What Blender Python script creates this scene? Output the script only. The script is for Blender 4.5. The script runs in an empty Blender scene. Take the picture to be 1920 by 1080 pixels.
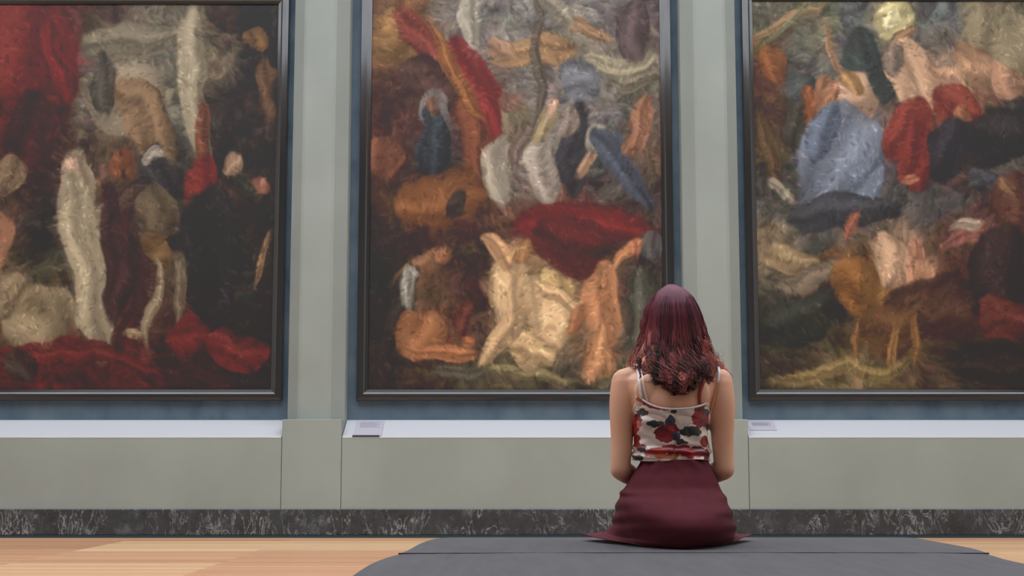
import bpy, bmesh, math, random
import numpy as np
from mathutils import Vector, Matrix
from mathutils.bvhtree import BVHTree
from mathutils import noise as mnoise

scene = bpy.context.scene
col = scene.collection
rnd = random.Random(7)

# ---------------------------------------------------------------- camera
F = 2667.0
H = 0.70
PITCH = math.atan((872 - 540) / F)
cp, sp = math.cos(PITCH), math.sin(PITCH)

def P(px, py, Y):
    """world point at distance Y that the camera sees at a photograph pixel"""
    u = (px - 960) / F; v = (540 - py) / F
    t = Y / (cp - v * sp)
    return Vector((u * t, Y, H + t * (sp + v * cp)))
def PX(px, py, Y): return P(px, py, Y).x
def PZ(py, Y): return P(960, py, Y).z

cam_d = bpy.data.cameras.new('camera'); cam = bpy.data.objects.new('camera', cam_d)
col.objects.link(cam)
cam_d.sensor_width = 36; cam_d.lens = F / 1920 * 36
cam.location = (0, 0, H); cam.rotation_euler = (math.pi / 2 + PITCH, 0, 0)
scene.camera = cam

# ---------------------------------------------------------------- helpers
def lin(c):
    return tuple(((x / 255) / 12.92 if x / 255 <= .04045 else ((x / 255 + .055) / 1.055) ** 2.4) for x in c[:3])

class Mat:
    def __init__(s, name, color=(128, 128, 128), rough=.6, spec=.5, metal=0.0):
        s.m = bpy.data.materials.new(name); s.m.use_nodes = True
        s.nt = s.m.node_tree; s.b = s.nt.nodes['Principled BSDF']
        s.b.inputs['Base Color'].default_value = (*lin(color), 1)
        s.b.inputs['Roughness'].default_value = rough
        s.b.inputs['Specular IOR Level'].default_value = spec
        s.b.inputs['Metallic'].default_value = metal
    def n(s, t, **kw):
        nd = s.nt.nodes.new(t)
        for k, v in kw.items():
            if k in nd.inputs.keys(): nd.inputs[k].default_value = v
            else: setattr(nd, k, v)
        return nd
    def l(s, a, b): s.nt.links.new(a, b)
    def coords(s, scale=(1, 1, 1)):
        tc = s.n('ShaderNodeTexCoord'); mp = s.n('ShaderNodeMapping')
        mp.inputs['Scale'].default_value = scale
        s.l(tc.outputs['Object'], mp.inputs['Vector']); return mp.outputs['Vector']
    def noise(s, scale, detail=4, sc=(1, 1, 1), rough=.5, dist=0):
        nd = s.n('ShaderNodeTexNoise'); nd.inputs['Scale'].default_value = scale
        nd.inputs['Detail'].default_value = detail; nd.inputs['Roughness'].default_value = rough
        nd.inputs['Distortion'].default_value = dist
        s.l(s.coords(sc), nd.inputs['Vector']); return nd.outputs['Fac']
    def ramp(s, fac, stops):
        r = s.n('ShaderNodeValToRGB'); e = r.color_ramp.elements
        while len(e) < len(stops): e.new(.5)
        for k, (p, c) in enumerate(stops):
            e[k].position = p; e[k].color = (*lin(c), 1)
        s.l(fac, r.inputs['Fac']); return r.outputs['Color']
    def base(s, out): s.l(out, s.b.inputs['Base Color'])
    def bump(s, fac, strength=.2, dist=.01):
        b = s.n('ShaderNodeBump'); b.inputs['Strength'].default_value = strength
        b.inputs['Distance'].default_value = dist
        s.l(fac, b.inputs['Height']); s.l(b.outputs['Normal'], s.b.inputs['Normal'])
    def attr(s, name='Col'):
        a = s.n('ShaderNodeAttribute'); a.attribute_name = name; return a

def link(name, me, mat=None, parent=None, smooth=False):
    o = bpy.data.objects.new(name, me); col.objects.link(o)
    if mat is not None and not me.materials: me.materials.append(mat.m if isinstance(mat, Mat) else mat)
    if parent is not None:
        o.parent = parent
        o.matrix_parent_inverse = Matrix.Translation(-parent.location) if parent.type == 'EMPTY' else parent.matrix_basis.inverted()
    if smooth:
        me.polygons.foreach_set('use_smooth', [True] * len(me.polygons))
    return o
def bm_obj(name, bm, mat, parent=None, smooth=False):
    bmesh.ops.recalc_face_normals(bm, faces=bm.faces)
    me = bpy.data.meshes.new(name); bm.to_mesh(me); bm.free()
    return link(name, me, mat, parent, smooth)
def py_obj(name, verts, faces, mat, parent=None, smooth=False):
    me = bpy.data.meshes.new(name); me.from_pydata([tuple(v) for v in verts], [], faces); me.update()
    return link(name, me, mat, parent, smooth)
def struct(o): o['kind'] = 'structure'; return o
def empty(name, loc, label, cat, group=None):
    o = bpy.data.objects.new(name, None); col.objects.link(o); o.location = loc
    o.empty_display_size = .1
    tag(o, label, cat, group); return o
def tag(o, label, cat, group=None):
    o['label'] = label; o['category'] = cat
    if group: o['group'] = group
    return o
def box(bm, x0, x1, y0, y1, z0, z1):
    v = [bm.verts.new(c) for c in ((x0, y0, z0), (x1, y0, z0), (x1, y1, z0), (x0, y1, z0), (x0, y0, z1), (x1, y0, z1), (x1, y1, z1), (x0, y1, z1))]
    for f in ((0, 3, 2, 1), (4, 5, 6, 7), (0, 1, 5, 4), (1, 2, 6, 5), (2, 3, 7, 6), (3, 0, 4, 7)):
        bm.faces.new([v[i] for i in f])
def prism(bm, poly, axis, a, b):
    """poly in the plane across the axis ('z': xy points, 'x': yz points), swept from a to b"""
    mk = (lambda p, t: (p[0], p[1], t)) if axis == 'z' else (lambda p, t: (t, p[0], p[1]))
    A = [bm.verts.new(mk(p, a)) for p in poly]; B = [bm.verts.new(mk(p, b)) for p in poly]
    n = len(poly)
    for i in range(n): bm.faces.new((A[i], A[(i + 1) % n], B[(i + 1) % n], B[i]))
    bm.faces.new(A[::-1]); bm.faces.new(B)

# ---------------------------------------------------------------- materials
LIT = 1.0
m_wall = Mat('painted_plaster', (166, 171, 166), .75, .3)
m_wall.base(m_wall.ramp(m_wall.noise(1.3, 5), [(.3, (149, 157, 151)), (.7, (158, 167, 161))]))
m_wall.bump(m_wall.noise(60, 3), .05, .002)
m_sill = Mat('white_sill_paint', (203, 205, 210), .5, .3)
m_blue = Mat('blue_grey_wall_fabric', (84, 106, 120), .9, .1)
m_blue.base(m_blue.ramp(m_blue.noise(4.0, 6, (1, 1, .8)), [(.3, (86, 104, 120)), (.5, (98, 117, 132)), (.7, (110, 126, 140))]))
m_blue.bump(m_blue.noise(220, 2), .2, .002)
m_plain = Mat('far_plaster', (200, 200, 194), .8, .2)
m_darkwall = Mat('bounce_grey_wall', (150, 158, 154), .8, .2)  # unseen wall behind the camera, grey chosen for how much light it bounces
m_ceil = Mat('ceiling_plaster', (225, 224, 218), .9, .1)

m_marble = Mat('black_veined_marble', (52, 52, 54), .25, .5)
nt = m_marble
wv = nt.n('ShaderNodeTexNoise'); wv.inputs['Scale'].default_value = 4.2; wv.inputs['Detail'].default_value = 9
wv.inputs['Roughness'].default_value = .62; wv.inputs['Distortion'].default_value = 1.6
mpv = nt.n('ShaderNodeMapping'); mpv.inputs['Rotation'].default_value = (0, .75, 0); mpv.inputs['Scale'].default_value = (1.9, 1, .8)
tc = nt.n('ShaderNodeTexCoord'); nt.l(tc.outputs['Object'], mpv.inputs['Vector']); nt.l(mpv.outputs['Vector'], wv.inputs['Vector'])
veins = nt.ramp(wv.outputs['Fac'], [(.470, (0, 0, 0)), (.490, (150, 150, 150)), (.500, (215, 215, 215)), (.510, (100, 100, 100)), (.54, (0, 0, 0))])
mask = nt.ramp(nt.noise(2.2, 6, rough=.7), [(.44, (30, 30, 30)), (.58, (255, 255, 255))])
mul = nt.n('ShaderNodeMix'); mul.data_type = 'RGBA'; mul.blend_type = 'MULTIPLY'; mul.inputs[0].default_value = 1
nt.l(veins, mul.inputs[6]); nt.l(mask, mul.inputs[7])
cloud = nt.ramp(nt.noise(5, 8, rough=.7), [(.35, (48, 52, 55)), (.55, (62, 68, 72)), (.75, (104, 112, 116))])
mx = nt.n('ShaderNodeMix'); mx.data_type = 'RGBA'; mx.inputs[7].default_value = (*lin((215, 218, 218)), 1)
nt.l(mul.outputs[2], mx.inputs[0]); nt.l(cloud, mx.inputs[6]); nt.base(mx.outputs[2])

m_teal = Mat('teal_reflection_strip', (48, 66, 74), .35, .4)  # teal colour stands in for a reflection along the foot of the marble

# parquet: square panels, each of strips running along the wall
m_floor = Mat('parquet', (200, 160, 125), .38, .4)
nt = m_floor
tc = nt.n('ShaderNodeTexCoord'); sep = nt.n('ShaderNodeSeparateXYZ'); nt.l(tc.outputs['Object'], sep.inputs[0])
def mth(mm, op, a, b=None):
    nd = mm.n('ShaderNodeMath'); nd.operation = op
    for k, v in enumerate((a, b)):
        if v is None: continue
        if isinstance(v, (int, float)): nd.inputs[k].default_value = v
        else: mm.l(v, nd.inputs[k])
    return nd.outputs[0]
PAN = 1.5
xi = mth(nt, 'FLOOR', mth(nt, 'DIVIDE', mth(nt, 'ADD', sep.outputs[0], .6), PAN))
yi = mth(nt, 'FLOOR', mth(nt, 'DIVIDE', mth(nt, 'ADD', sep.outputs[1], .15), PAN))
strip = mth(nt, 'FLOOR', mth(nt, 'DIVIDE', sep.outputs[1], .107))
cmb = nt.n('ShaderNodeCombineXYZ'); nt.l(xi, cmb.inputs[0]); nt.l(yi, cmb.inputs[1])
wn = nt.n('ShaderNodeTexWhiteNoise'); wn.noise_dimensions = '3D'; nt.l(cmb.outputs[0], wn.inputs['Vector'])
cmb2 = nt.n('ShaderNodeCombineXYZ'); nt.l(xi, cmb2.inputs[0]); nt.l(strip, cmb2.inputs[1]); cmb2.inputs[2].default_value = 3.3
wn2 = nt.n('ShaderNodeTexWhiteNoise'); wn2.noise_dimensions = '3D'; nt.l(cmb2.outputs[0], wn2.inputs['Vector'])
grain = nt.noise(1.0, 6, (1.2, 26, 1), .6)
tone = mth(nt, 'ADD', mth(nt, 'ADD', mth(nt, 'MULTIPLY', wn.outputs['Value'], .48), mth(nt, 'MULTIPLY', wn2.outputs['Value'], .30)), mth(nt, 'MULTIPLY', grain, .3))
nt.base(nt.ramp(tone, [(.15, (176, 124, 92)), (.42, (205, 152, 114)), (.62, (216, 172, 130)), (.9, (232, 196, 150))]))
nt.b.inputs['Roughness'].default_value = .42

# ---------------------------------------------------------------- room
Y0 = 14.0          # front face of the lower wall
YB = 14.42         # blue wall inside the bays
YP = 14.12         # front face of the upper piers
ZTOP = 8.6
XW = 11.0
z_pan = PZ(820.5, Y0)     # top of the bay panels
z_sill = PZ(787.5, YB - .05)
z_base = PZ(954.5, Y0)
z_ped = PZ(786, Y0)
print('z', z_pan, z_sill, z_base, PZ(1008, Y0))

bm = bmesh.new(); box(bm, -XW - .3, XW + .3, -6.3, 15, -.3, 0); struct(bm_obj('floor', bm, m_floor))
bm = bmesh.new(); box(bm, -XW - .3, XW + .3, YB, YB + .3, 0, ZTOP); struct(bm_obj('wall_back', bm, m_blue))
for nm, a, b in (('wall_left', -XW - .3, -XW), ('wall_right', XW, XW + .3)):
    bm = bmesh.new(); box(bm, a, b, -6, YB, 0, ZTOP); struct(bm_obj(nm, bm, m_plain))
bm = bmesh.new(); box(bm, -XW - .3, XW + .3, -6.3, -6, 0, ZTOP); struct(bm_obj('wall_front', bm, m_darkwall))
# ceiling with a long laylight opening
LX, LY0, LY1 = 9.5, 1.0, 13.2
bm = bmesh.new()
box(bm, -XW - .3, XW + .3, -6.3, LY0, ZTOP, ZTOP + .3); box(bm, -XW - .3, XW + .3, LY1, 15, ZTOP, ZTOP + .3)
box(bm, -XW - .3, -LX, LY0, LY1, ZTOP, ZTOP + .3); box(bm, LX, XW + .3, LY0, LY1, ZTOP, ZTOP + .3)
struct(bm_obj('ceiling', bm, m_ceil))
m_sky = Mat('laylight_glass', (235, 240, 245), .4)
SKYE = 2.95
m_sky.b.inputs['Emission Color'].default_value = (0.87, .94, 1.04, 1); m_sky.b.inputs['Emission Strength'].default_value = SKYE
bm = bmesh.new(); box(bm, -LX, LX, LY0, LY1, ZTOP + .12, ZTOP + .16); g = struct(bm_obj('window_1', bm, m_sky))
m_bar = Mat('glazing_bar', (200, 200, 198), .5)
bm = bmesh.new()
for k in range(13): x = -LX + k * 1.5; box(bm, x - .03, x + .03, LY0, LY1, ZTOP + .04, ZTOP + .12)
for k in range(8): y = LY0 + k * (LY1 - LY0) / 7; box(bm, -LX, LX, y - .03, y + .03, ZTOP + .05, ZTOP + .12)
bm_obj('window_frame', bm, m_bar, g)

# piers. Front edges and splays measured on the two piers the photo shows
def pier(cx_low, lowL, lowR, name):
    pass
lowA = (PX(528, 850, Y0), PX(640, 850, Y0)); lowB = (PX(1292, 850, Y0), PX(1403, 850, Y0))
wlow = ((lowA[1] - lowA[0]) + (lowB[1] - lowB[0])) / 2
c1 = (lowA[0] + lowA[1]) / 2; c2 = (lowB[0] + lowB[1]) / 2
per = c2 - c1
centres = [c1 - per, c1, c2, c2 + per]
print('piers', centres, wlow)
nt_ = 1
pier_edges = []
for ci in centres:
    hw = wlow / 2
    bm = bmesh.new(); box(bm, ci - hw, ci + hw, Y0, YB + .05, z_base - .01, z_ped)
    o = struct(bm_obj('trim_%d' % nt_, bm, m_wall)); nt_ += 1
    b = o.modifiers.new('bev', 'BEVEL'); b.width = .006; b.segments = 2
    # upper pier with splayed sides
    f = .155; w = .285
    bm = bmesh.new()
    prism(bm, [(ci - f + .02, YP), (ci + f - .02, YP), (ci + f + .01, YP + .012), (ci + w, YB - .14), (ci + w + .012, YB + .02), (ci - w - .012, YB + .02), (ci - w, YB - .14), (ci - f - .01, YP + .012)], 'z', z_ped - .02, ZTOP)
    o = struct(bm_obj('trim_%d' % nt_, bm, m_wall)); nt_ += 1
    pier_edges.append((ci - hw, ci + hw))
# bay panels, sills, skirting
m_joint = Mat('shadow_joint', (70, 70, 66), .9)
bays = [(-XW, pier_edges[0][0])] + [(pier_edges[k][1], pier_edges[k + 1][0]) for k in range(3)] + [(pier_edges[3][1], XW)]
for (a, b) in bays:
    bm = bmesh.new(); box(bm, a + .005, b - .005, Y0 + .004, YB, z_base - .01, z_pan)
    struct(bm_obj('trim_%d' % nt_, bm, m_wall)); nt_ += 1
    bm = bmesh.new()
    prism(bm, [(Y0 + .001, z_pan), (Y0 + .006, z_pan + .008), (YB - .03, z_sill), (YB + .02, z_sill), (YB + .02, z_pan - .0)], 'x', a + .008, b - .008)
    struct(bm_obj('trim_%d' % nt_, bm, m_sill)); nt_ += 1
bm = bmesh.new(); box(bm, -XW, XW, Y0 - .015, YB, .026, z_base); o = struct(bm_obj('baseboard_back', bm, m_marble))
b = o.modifiers.new('bev', 'BEVEL'); b.width = .006; b.segments = 2
bm = bmesh.new(); box(bm, -XW, XW, Y0 - .03, Y0 + .1, 0, .026); struct(bm_obj('trim_%d' % nt_, bm, m_teal)); nt_ += 1

# ---------------------------------------------------------------- paintings
m_frame = Mat('black_lacquer_frame', (40, 41, 43), .14, .9)
m_frame.b.inputs['Coat Weight'].default_value = .6; m_frame.b.inputs['Coat Roughness'].default_value = .08
m_canvas = Mat('varnished_oil_paint', (80, 60, 50), .55, .25)
m_canvas.base(m_canvas.attr().outputs['Color'])
PAINT_GAIN = 1.12

def paint(seed, W, Hh, rows, blobs):
    """loose abstract brushwork: broad soft areas of colour, then thousands of strokes. Returns H x W x 3 sRGB 0..255"""
    rg = np.random.default_rng(seed)
    nr, nc = len(rows), len(rows[0]); R = np.array(rows, float)
    yy, xx = np.mgrid[0:Hh, 0:W].astype(float)
    # wandering coordinates so the areas have organic outlines
    def fld(n, amp):
        g = rg.normal(0, 1, (n + 3, n + 3))
        u = xx / W * n; v = yy / Hh * n; i = u.astype(int); j = v.astype(int); a = u - i; b = v - j
        a = a * a * (3 - 2 * a); b = b * b * (3 - 2 * b)
        return amp * ((g[j, i] * (1 - a) + g[j, i + 1] * a) * (1 - b) + (g[j + 1, i] * (1 - a) + g[j + 1, i + 1] * a) * b)
    wx = fld(7, 9) + fld(17, 4) + fld(38, 1.1); wy = fld(7, 9) + fld(17, 4) + fld(38, 1.1)
    u = np.clip((xx + wx) / W * nc - .5, 0, nc - 1.001); v = np.clip((yy + wy) / Hh * nr - .5, 0, nr - 1.001)
    i = u.astype(int); j = v.astype(int); a = (u - i)[..., None]; b = (v - j)[..., None]
    a = np.clip((a - .5) * 1.8 + .5, 0, 1); b = np.clip((b - .5) * 1.8 + .5, 0, 1)
    img = (R[j, i] * (1 - a) + R[j, i + 1] * a) * (1 - b) + (R[j + 1, i] * (1 - a) + R[j + 1, i + 1] * a) * b
    flow = fld(5, 1.3) + fld(12, .6)
    src = img.copy(); out = img.copy()
    def strokes(n, Ls, Ws, jit, alpha):
        for _ in range(n):
            cx = rg.uniform(0, W); cy = rg.uniform(0, Hh); ix, iy = int(cx), int(cy)
            t = flow[iy, ix] + rg.normal(0, .25); L = rg.uniform(*Ls); w = rg.uniform(*Ws)
            c = src[iy, ix] * (1 + rg.normal(0, jit)) + rg.normal(0, 4, 3)
            r = int(L + w + 2); x0, x1, y0, y1 = max(0, ix - r), min(W, ix + r + 1), max(0, iy - r), min(Hh, iy + r + 1)
            X = xx[y0:y1, x0:x1] - cx; Y = yy[y0:y1, x0:x1] - cy
            p = X * math.cos(t) + Y * math.sin(t); q = -X * math.sin(t) + Y * math.cos(t) - .02 * p * p * rg.normal(0, .8)
            k = (np.clip(1.2 - np.abs(q) / w, 0, 1) * np.clip((L - np.abs(p)) / (.5 * L) , 0, 1) * alpha)[..., None]
            k = np.clip(k, 0, 1)
            out[y0:y1, x0:x1] = out[y0:y1, x0:x1] * (1 - k) + c * k
    def dabs(n, R0, R1, lo, hi_, alpha):
        """small rounded patches of light and dark: the folds and bodies of the paint"""
        for _ in range(n):
            cx = rg.uniform(0, W); cy = rg.uniform(0, Hh); ix, iy = int(cx), int(cy)
            t = flow[iy, ix] * 1.2 + rg.normal(0, .6); ra = rg.uniform(R0, R1); rb = ra * rg.uniform(.22, .6)
            c = src[iy, ix] * rg.uniform(lo, hi_) + rg.normal(0, 3, 3)
            lum = src[iy, ix].mean()
            r = int(ra * 1.3 + 2); x0, x1, y0, y1 = max(0, ix - r), min(W, ix + r + 1), max(0, iy - r), min(Hh, iy + r + 1)
            X = xx[y0:y1, x0:x1] - cx; Y = yy[y0:y1, x0:x1] - cy
            p = (X * math.cos(t) + Y * math.sin(t)) / ra; q = (-X * math.sin(t) + Y * math.cos(t)) / rb
            q = q - rg.normal(0, .7) * p * p
            d = p * p + q * q
            k = (np.clip((1.25 - d) / .7, 0, 1) * alpha)[..., None]
            sh = (1 + .22 * np.clip(-q, -1, 1))[..., None]
            out[y0:y1, x0:x1] = out[y0:y1, x0:x1] * (1 - k) + c * sh * k
    dabs(700, 8, 24, .70, 1.25, .55); src = out.copy()
    dabs(1400, 4, 10, .72, 1.25, .55)
    for (cx, cy, rx, ry, ang, c) in blobs:      # clear-edged patches with folds, fractions of the canvas
        cx += rg.normal(0, .008); cy += rg.normal(0, .008); t = math.radians(ang + rg.normal(0, 8)); dx = xx + wx * .7 - cx * W; dy = yy + wy * .7 - cy * Hh
        p = (dx * math.cos(t) + dy * math.sin(t)) / (rx * W); q = (-dx * math.sin(t) + dy * math.cos(t)) / (ry * Hh)
        d = np.sqrt(p * p + q * q); sharp = 2.2 / min(rx * W, ry * Hh)
        k = np.clip((1.0 - d) / max(.10, min(.6, sharp)), 0, 1)[..., None] * .92
        a1, a2, f1 = rg.uniform(0, 6.28), rg.uniform(-1, 1), rg.uniform(3, 6)
        m_, l_ = (p, q) if ry * Hh > rx * W else (q, p)
        folds = .13 * np.sin(m_ * f1 + a1 + a2 * l_ * 1.5 + 1.2 * np.sin(l_ * 2 + a1)) + .06 * np.sin(m_ * f1 * 2.3 + a1)
        shade = (1.0 + folds - .16 * np.clip(d, 0, 1) ** 3 + .10 * np.clip(-p * .6 - q * .6, -1, 1))[..., None]
        out = out * (1 - k) + np.array(c, float) * 1.06 * shade * k
    src = out.copy()
    dabs(1100, 2.5, 7, .68, 1.30, .42)
    strokes(2200, (3, 8), (.8, 1.8), .09, .5); src = out.copy()
    dabs(2800, 1.2, 3.4, .62, 1.42, .45)
    out = (out - 75) * 1.12 + 69
    out *= np.linspace(.90, 1.0, Hh)[:, None, None]  # light falloff offset in the colour: darker towards the top
    g = out.mean(axis=2, keepdims=True); out = out * .84 + g * .16
    return np.clip(out, 40, 235)

def painting(x0, x1, ztop, zbot, img, label):
    """canvas from x0..x1 at the bay wall; frame around"""
    yc = YB - .055
    Hh, W = img.shape[:2]
    root = empty('framed_painting', ((x0 + x1) / 2, YB, zbot - .12), label, 'painting', 'framed paintings in the wall bays')
    X = np.linspace(x0, x1, W); Z = np.linspace(ztop, zbot, Hh)
    co = np.zeros((Hh, W, 3)); co[..., 0] = X[None, :]; co[..., 1] = yc; co[..., 2] = Z[:, None]
    idx = np.arange(Hh * W).reshape(Hh, W)
    fr = np.stack([idx[:-1, :-1], idx[1:, :-1], idx[1:, 1:], idx[:-1, 1:]], -1).reshape(-1, 4)
    me = bpy.data.meshes.new('canvas')
    me.vertices.add(Hh * W); me.vertices.foreach_set('co', co.ravel())
    me.loops.add(fr.size); me.loops.foreach_set('vertex_index', fr.ravel())
    me.polygons.add(len(fr)); me.polygons.foreach_set('loop_start', np.arange(0, fr.size, 4)); me.polygons.foreach_set('loop_total', np.full(len(fr), 4))
    me.update(calc_edges=True)
    a = me.color_attributes.new('Col', 'FLOAT_COLOR', 'POINT')
    s = img / 255.0; l = np.where(s <= .04045, s / 12.92, ((s + .055) / 1.055) ** 2.4) * PAINT_GAIN
    rgba = np.ones((Hh, W, 4)); rgba[..., :3] = l
    a.data.foreach_set('color', rgba.astype(np.float32).ravel())
    cv = link('canvas', me, m_canvas, root)
    so = cv.modifiers.new('thick', 'SOLIDIFY'); so.thickness = .02; so.offset = -1
    # frame: mitred moulding, profile (outward distance from the canvas edge, distance out from the wall plane)
    prof = [(-.004, .050), (-.004, .068), (.010, .071), (.026, .0745), (.028, .0755), (.041, .0828), (.044, .0835), (.075, .085), (.104, .083), (.110, .072), (.110, -.005), (0.0, -.005)]
    bm = bmesh.new(); loops = []
    for (w, d) in prof:
        loops.append([bm.verts.new(c) for c in ((x0 - w, YB - d, zbot - w), (x1 + w, YB - d, zbot - w), (x1 + w, YB - d, ztop + w), (x0 - w, YB - d, ztop + w))])
    n = len(prof)
    for i in range(n):
        for k in range(4):
            bm.faces.new((loops[i][k], loops[i][(k + 1) % 4], loops[(i + 1) % n][(k + 1) % 4], loops[(i + 1) % n][k]))
    bm_obj('frame', bm, m_frame, root)
    return root

BLUEGREY = (100, 100, 98)
left_rows = [
 [(116,50,48),(112,50,46),(84,68,56),(112,100,84),(106,96,80),(84,70,58),(54,51,49)],
 [(106,44,42),(112,46,44),(105,98,82),(132,122,102),(118,112,98),(116,104,84),(52,50,49)],
 [(98,40,38),(84,44,40),(112,102,86),(128,114,92),(108,104,90),(66,58,52),(58,52,48)],
 [(84,42,38),(70,48,44),(80,66,56),(100,80,62),(72,66,60),(58,50,46),(56,50,47)],
 [(78,62,50),(60,50,46),(128,110,88),(98,74,60),(56,53,55),(78,56,48),(58,52,46)],
 [(76,60,50),(48,44,43),(144,130,104),(72,48,45),(82,70,58),(54,50,47),(54,50,47)],
 [(108,92,70),(86,76,60),(142,128,100),(74,50,45),(88,76,60),(48,48,49),(56,50,44)],
 [(98,76,56),(126,110,84),(122,108,82),(74,44,42),(76,52,46),(74,47,44),(50,46,42)],
 [(90,46,40),(94,44,41),(90,42,40),(88,42,40),(62,42,40),(66,42,40),(50,44,40)]]
left_blobs = [(.10,.10,.20,.16,10,(120,52,48)),(.24,.16,.07,.12,0,(112,44,42)),(.50,.10,.22,.06,0,(122,112,92)),(.70,.22,.05,.24,0,(150,138,112)),
 (.46,.26,.14,.10,30,(140,126,104)),(.55,.32,.07,.14,-40,(132,104,76)),(.40,.20,.05,.09,0,(78,72,64)),(.73,.33,.03,.10,0,(110,66,46)),
 (.92,.07,.05,.04,0,(120,90,58)),(.93,.22,.03,.10,8,(104,78,58)),(.12,.36,.07,.16,8,(70,42,40)),
 (.32,.48,.08,.12,10,(154,136,112)),(.30,.42,.035,.035,0,(190,152,126)),(.51,.44,.05,.05,0,(120,74,50)),(.62,.46,.05,.08,-20,(62,58,60)),(.61,.41,.04,.03,0,(150,138,124)),
 (.73,.46,.06,.09,0,(122,50,44)),(.84,.44,.045,.04,20,(152,122,98)),(.95,.45,.03,.03,0,(138,92,74)),(.04,.46,.07,.08,30,(120,100,76)),
 (.34,.70,.07,.28,6,(156,142,114)),(.22,.82,.12,.10,-30,(134,118,90)),(.10,.76,.08,.07,40,(130,112,86)),(.06,.63,.05,.09,0,(152,106,80)),
 (.62,.55,.07,.07,0,(98,84,64)),(.63,.66,.065,.05,0,(112,86,56)),(.58,.78,.03,.12,8,(136,120,96)),(.68,.76,.03,.11,0,(112,98,78)),(.53,.85,.05,.015,-15,(150,130,96)),
 (.78,.66,.09,.22,0,(50,48,50)),(.46,.66,.05,.20,0,(66,46,46)),(.96,.66,.02,.10,0,(132,104,74)),(.74,.87,.10,.05,0,(104,44,42)),(.88,.91,.09,.06,0,(108,46,44)),
 (.30,.93,.35,.03,0,(98,44,42)),(.14,.94,.06,.05,0,(66,56,50))]
centre_rows = [
 [(116,84,62),(124,108,92),(134,128,120),(128,122,114),(116,112,108),(128,122,116),(100,90,86)],
 [(124,92,62),(122,98,80),(128,120,112),(124,116,106),(130,118,96),(132,122,108),(104,92,84)],
 [(86,60,50),(112,64,54),(118,84,72),(126,116,106),(112,108,102),(124,118,110),(112,104,88)],
 [(84,56,50),(74,64,62),(108,56,48),(132,120,108),(130,122,112),(110,104,100),(98,86,78)],
 [(80,58,48),(62,58,58),(116,76,54),(140,128,112),(116,106,98),(92,88,86),(106,84,68)],
 [(78,56,44),(110,72,50),(104,72,50),(126,112,96),(120,84,70),(82,76,74),(84,72,64)],
 [(60,50,44),(74,56,48),(86,62,50),(92,56,50),(98,46,43),(84,46,42),(86,66,60)],
 [(52,49,46),(94,70,52),(72,56,48),(142,112,82),(128,102,76),(80,56,46),(72,64,56)],
 [(50,49,48),(98,76,56),(86,58,48),(160,132,98),(150,122,90),(136,96,70),(66,62,56)],
 [(52,48,46),(116,74,52),(84,62,52),(140,116,86),(142,116,86),(122,90,68),(72,72,62)],
 [(54,48,44),(74,58,46),(84,76,60),(96,86,64),(84,76,60),(86,80,62),(66,66,56)]]
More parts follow.
